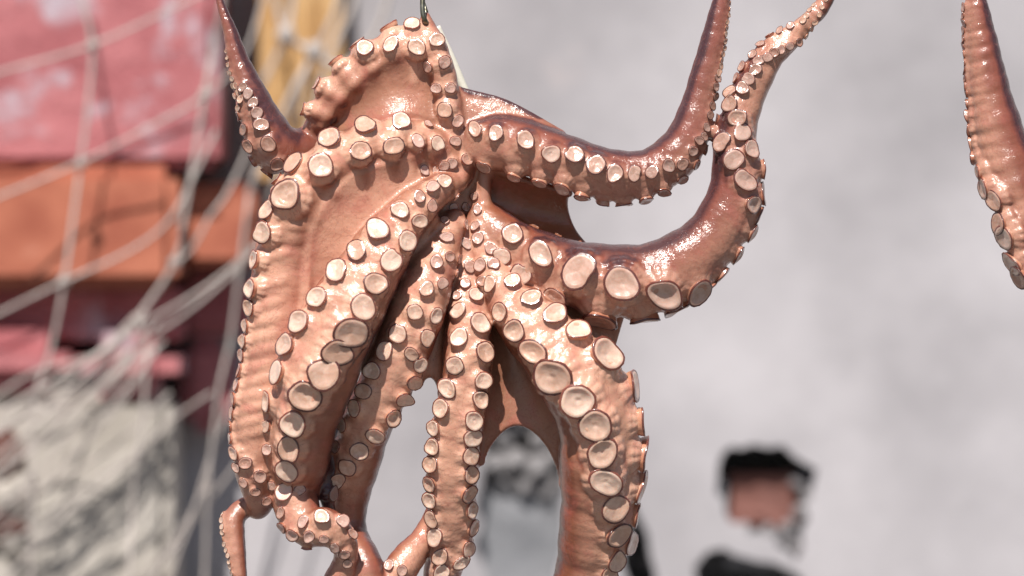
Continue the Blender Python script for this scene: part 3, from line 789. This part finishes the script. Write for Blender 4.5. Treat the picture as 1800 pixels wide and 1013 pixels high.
suckers = [
    # hooked arm
    (680, 42, 15, -0.1), (726, 47, 13), (643, 88, 14), (622, 70, 15, -0.1), (687, 81, 13), (733, 85, 14), (591, 106, 13, -0.1), (556, 146, 13, -0.1), (537, 192, 11, -0.1), (766, 73, 12), (780, 110, 11), (755, 117, 10), (769, 155, 9), (790, 155, 9), (783, 193, 13), (803, 213, 10),
    # arched arm
    (644, 226, 18), (704, 218, 15), (752, 221, 8), (581, 249, 19), (632, 268, 17), (690, 257, 16), (734, 249, 11), (767, 253, 12), (565, 294, 20), (521, 291, 18), (793, 287, 9), (507, 346, 25), (474, 373, 16, -0.12), (469, 410, 18, -0.12), (453, 458, 16, -0.12), (447, 507, 17, -0.12), (443, 542, 14, -0.12), (436, 573, 12, -0.12), (432, 600, 12, -0.12), (429, 625, 11, -0.12), (425, 652, 11, -0.12), (420, 678, 11, -0.12), (415, 703, 11, -0.12), (412, 727, 10, -0.12), (409, 750, 10, -0.12), (409, 772, 10, -0.12), (416, 797, 12, -0.12), (434, 814, 11), (456, 836, 11), (479, 853, 8), (449, 864, 8), (467, 880, 8), (418, 822, 8), (430, 848, 8),
    # upper left arm
    (452, 199, 10), (445, 181, 9), (437, 166, 9), (428, 154, 8), (461, 221, 12), (472, 253, 13), (488, 286, 12), (440, 256, 11), (448, 281, 11), (432, 228, 10), (422, 203, 8), (466, 309, 11), (486, 315, 11),
    # upper right arm
    (797, 250, 10), (838, 230, 13), (872, 236, 13), (924, 249, 15), (969, 271, 15), (1010, 274, 15), (1047, 291, 16), (1081, 306, 14), (1115, 306, 12), (1146, 303, 11), (1175, 291, 11), (1199, 288, 10), (1216, 266, 9), (1227, 247, 8), (818, 282, 11), (852, 289, 13), (904, 306, 13, -0.1), (949, 316, 13, -0.1), (989, 326, 14, -0.1), (1025, 340, 14, -0.1), (1060, 350, 13, -0.1), (1096, 354, 13, -0.1), (1135, 346, 12, -0.1), (1167, 334, 11, -0.1), (1197, 312, 10, -0.1), (1221, 288, 9, -0.1), (1238, 262, 8, -0.1),
    (1246, 203, 7), (1250, 186, 7), (1255, 170, 7), (1256, 152, 7), (1259, 137, 7), (1240, 224, 7), (1236, 240, 7),
    # lower right arm
    (903, 415, 17), (951, 448, 20), (1019, 479, 28), (1093, 498, 28), (1166, 511, 27), (1225, 506, 22), (1270, 485, 16), (1302, 452, 16), (1321, 410, 17), (919, 481, 17), (977, 517, 19), (1055, 551, 26), (1131, 555, 24), (1188, 543, 23), (884, 451, 14), (1319, 359, 16), (1307, 318, 18), (1290, 282, 17), (1317, 263, 15), (1272, 251, 15), (1255, 230, 12), (1303, 233, 15), (1297, 209, 15), (1286, 184, 14), (1265, 212, 10), (1288, 164, 13), (1307, 156, 11), (1317, 140, 11), (1297, 139, 9), (1328, 124, 10), (1307, 119, 9), (1335, 108, 9), (1349, 102, 8), (1360, 93, 8), (1325, 97, 8), (1338, 80, 8), (1372, 88, 7), (1387, 81, 7), (1403, 73, 7), (1355, 65, 8), (1372, 56, 7), (1391, 47, 7), (1335, 298, 16), (1338, 340, 17), (1333, 383, 16), (1248, 509, 16),
    # right hanging arm
    (882, 549, 15), (933, 527, 16), (972, 556, 19), (908, 581, 18), (1013, 586, 21), (942, 618, 22), (976, 661, 31), (1060, 631, 28), (1017, 701, 28), (1104, 682, 25), (1046, 746, 27), (1058, 794, 25), (1064, 843, 25), (1077, 890, 23), (1083, 938, 21), (1079, 983, 18), (1067, 1010, 16), (1120, 741, 23), (1119, 798, 25), (1116, 857, 24), (1108, 905, 20), (1100, 953, 20), (1085, 1030, 14), (863, 500, 12), (899, 496, 13), (1040, 1045, 14),
    # middle hanging arm
    (849, 620, 17), (803, 642, 15), (845, 669, 15), (791, 684, 16), (841, 702, 15), (780, 719, 16), (830, 738, 16), (767, 753, 14), (828, 768, 16), (765, 786, 14), (824, 800, 16), (762, 816, 15), (824, 834, 15), (760, 850, 14), (821, 866, 15), (761, 879, 14), (825, 896, 14), (762, 912, 13), (827, 926, 13), (768, 942, 15), (776, 978, 14), (819, 963, 14), (777, 1006, 14), (808, 987, 13), (841, 571, 17), (807, 547, 13), (809, 594, 15), (835, 519, 12),
    (685, 995, 9), (706, 1004, 9),
    # third hanging arm
    (785, 419, 10), (767, 462, 11), (788, 452, 9), (750, 509, 12), (775, 499, 10), (729, 549, 13), (763, 554, 13), (701, 587, 15), (747, 593, 14), (679, 618, 15), (722, 622, 12), (735, 640, 13), (658, 652, 15), (725, 669, 15), (643, 688, 14), (707, 700, 15), (627, 718, 14), (688, 732, 15), (606, 748, 13), (658, 763, 15), (633, 791, 15), (613, 819, 15), (596, 844, 13), (583, 868, 11), (593, 785, 11),
    # big front arm
    (780, 321, 12), (760, 330, 11), (737, 348, 10), (757, 362, 10), (704, 372, 14), (735, 389, 13), (665, 408, 19), (711, 424, 17), (630, 443, 17), (684, 458, 18), (595, 481, 19), (658, 498, 19), (562, 525, 18), (635, 539, 21), (532, 568, 20), (613, 584, 28), (508, 609, 20), (591, 618, 24), (494, 655, 19), (568, 655, 26), (540, 693, 26), (477, 707, 17), (518, 742, 22), (510, 786, 20), (507, 824, 19), (502, 868, 15), (526, 862, 9), (472, 750, 12), (473, 790, 10),
    (496, 901, 9), (534, 918, 10), (566, 911, 13), (600, 918, 11), (517, 939, 11), (545, 942, 10), (570, 946, 8), (589, 960, 9), (606, 973, 9), (610, 990, 8), (499, 926, 10), (617, 939, 9), (540, 962, 8),
    # little ones round the mouth
    (846, 466, 11), (827, 470, 10), (841, 421, 10), (816, 395, 8), (836, 398, 8), (820, 430, 9), (862, 440, 10), (868, 466, 10), (818, 500, 9), (850, 495, 9), (805, 455, 7), (800, 480, 7), (782, 390, 8), (795, 365, 7), (820, 365, 7), (840, 370, 8), (800, 345, 7), (835, 345, 7), (780, 290, 9), (745, 300, 8), (770, 300, 8), (805, 520, 8),
]
suckers += row([(398, 90), (404, 122), (412, 152)], 6, 3.5, 5.5) + row([(404, 128), (416, 150), (424, 176)], 5, 4.5, 6.5) + row([(415, 170), (420, 190)], 2, 5, 6)
suckers += row([(1282, 5), (1276, 50), (1268, 95), (1262, 128)], 12, 3.5, 6.2)
suckers += row([(1452, 0), (1432, 40), (1416, 62)], 6, 3.5, 5.5) + row([(1430, 10), (1412, 38)], 4, 3.5, 5.5)
suckers += row([(392, 905), (392, 935), (400, 970), (408, 1008)], 11, 5.5, 4)

ribs = []
for (x, y, R_, _) in suckers[29:42]: ribs.append((x + 3, y, x + 52, y - 14, 11.5))
for (x0, y0, x1, y1) in [(643, 96, 662, 140), (687, 90, 696, 140), (733, 94, 728, 145), (600, 118, 626, 155), (567, 155, 600, 180), (545, 196, 578, 208), (565, 300, 590, 345), (632, 275, 645, 325), (690, 262, 694, 310), (734, 254, 728, 300), (508, 350, 555, 385), (474, 376, 525, 400), (469, 412, 522, 425)]:
    ribs.append((x0, y0, x1, y1, 17))
up = [(872, 236), (924, 249), (969, 271), (1010, 274), (1047, 291), (1081, 306), (1115, 306), (1146, 303)]
dn = [(904, 306), (949, 316), (989, 326), (1025, 340), (1060, 350), (1096, 354), (1135, 346), (1167, 334)]
for a, b in zip(up, dn): ribs.append((b[0], b[1] - 3, a[0], a[1] + 6, 14))
build_octopus('octopus', 'whole reddish brown octopus hung from a steel hook with arms spread and suckers showing', (355, -110, -325), (1500, 1200, 205), 2.5,
              arms, webs, blobs, suckers, base=tuple(at(750, 40, 0)), ribs=ribs)

# second octopus hanging to the right, one arm reaching into the photograph
arms2 = [
    arm([(1700, -90, 0, 9), (1709, -40, 0, 15), (1717, 10, 0, 21), (1728, 80, 2, 29), (1741, 160, 4, 37), (1759, 240, 6, 46), (1785, 320, 8, 54), (1818, 400, 8, 60), (1858, 480, 5, 64), (1910, 550, -10, 66), (1985, 600, -40, 70)],
        [(-0.9, 0, 0.35), (-0.85, 0, 0.45), (-0.7, 0.3, 0.6), (0, 0, 1)], (0.75, 0.5, 0.35, 0.2)),
    arm([(2000, 560, -20, 50), (2040, 700, 20, 58), (2020, 860, 20, 46), (2040, 1000, 10, 34), (2020, 1130, 0, 12)], [(0, 0, 1), (0, 0, 1)], (0.1, 0.4)),
    arm([(1980, 580, -10, 46), (1945, 720, 30, 56), (1930, 880, 25, 44), (1955, 1020, 5, 28), (1940, 1110, 0, 10)], [(0, 0, 1), (0, 0, 1)], (0.1, 0.4)),
    arm([(2020, 560, -20, 50), (2130, 640, 10, 54), (2190, 780, 10, 44), (2180, 930, 0, 30), (2210, 1040, 0, 10)], [(0, 0, 1), (0, 0, 1)], (0.1, 0.4)),
    arm([(2010, 560, -20, 50), (2020, 420, 10, 46), (2030, 300, 10, 36), (2030, 220, 0, 22)], [(0, 0, 1), (0, 0, 1)], (0.1, 0.2)),
]
s2 = [(1702, 205, 11), (1704, 228, 11), (1711, 253, 12), (1717, 276, 13), (1726, 301, 14), (1737, 331, 17), (1754, 350, 17), (1764, 391, 18), (1776, 416, 21), (1788, 459, 21), (1800, 484, 20), (1700, 183, 9)]
s2 = [q + (-0.3,) for q in s2]
s2 += row([(1697, 12), (1696, 60), (1697, 110), (1698, 165)], 12, 6.8, 8.5)
s2 += [(2030 + 24 * (-1) ** i, 660 + 36 * i, 17 - i) for i in range(8)] + [(1938 + 24 * (-1) ** i, 680 + 36 * i, 17 - i) for i in range(8)]
build_octopus('octopus', 'second octopus hanging apart, its tapering pale brown arm raised before bare wall', (1640, -130, -260), (2270, 1170, 120), 3.0,
              arms2, [], [(2000, 560, -70, 80), (2005, 480, -150, 90)], s2, base=tuple(at(2030, 220, 0)), ribs=[(q[0] + 2, q[1], q[0] + 24 + 1.2 * q[2] + random.uniform(-8, 8), q[1] - 8 + random.uniform(-5, 5), 0.9 * q[2]) for q in s2[:24]])

# ------------------------------------------------------------------ hooks and the pale stick
def hook(x, y, label):
    p = persp([(x + 26, y - 150, -10), (x + 6, y - 90, 8), (x - 4, y - 40, 22), (x - 5, y - 8, 30), (x - 1, y + 8, 30), (x + 3, y + 14, 14), (x + 2, y + 10, -10), (x, y - 10, -24), (x - 2, y - 26, -26)])
    P = to_world(catmull(p, 3.0))
    n = len(P)
    rad = [4.6 * S * (1 if i < n - 8 else max(0.15, (n - i) / 8)) for i in range(n)]
    V, F = tube(P - P[0], rad, 12)
    o = link('hook', mesh_from('hook', V, F, True), M['steel'], None, tuple(P[0]))
    return tag(o, label, 'hook')
hook(748, 28, 'dark steel hook through the top arm of the octopus with spread arms')
hook(2030, 216, 'dark steel hook carrying the second octopus out beside the wall')
P = to_world(catmull(persp([(766, 48, -48), (791, 100, -50), (813, 152, -52), (836, 205, -54), (852, 250, -56)]), 6.0))
V, F = tube(P - P[0], 8.5 * S, 12)
tag(link('stick', mesh_from('stick', V, F, True), M['cord'], None, tuple(P[0])), 'thin cream stick tucked behind the hooked arm of the octopus', 'stick')
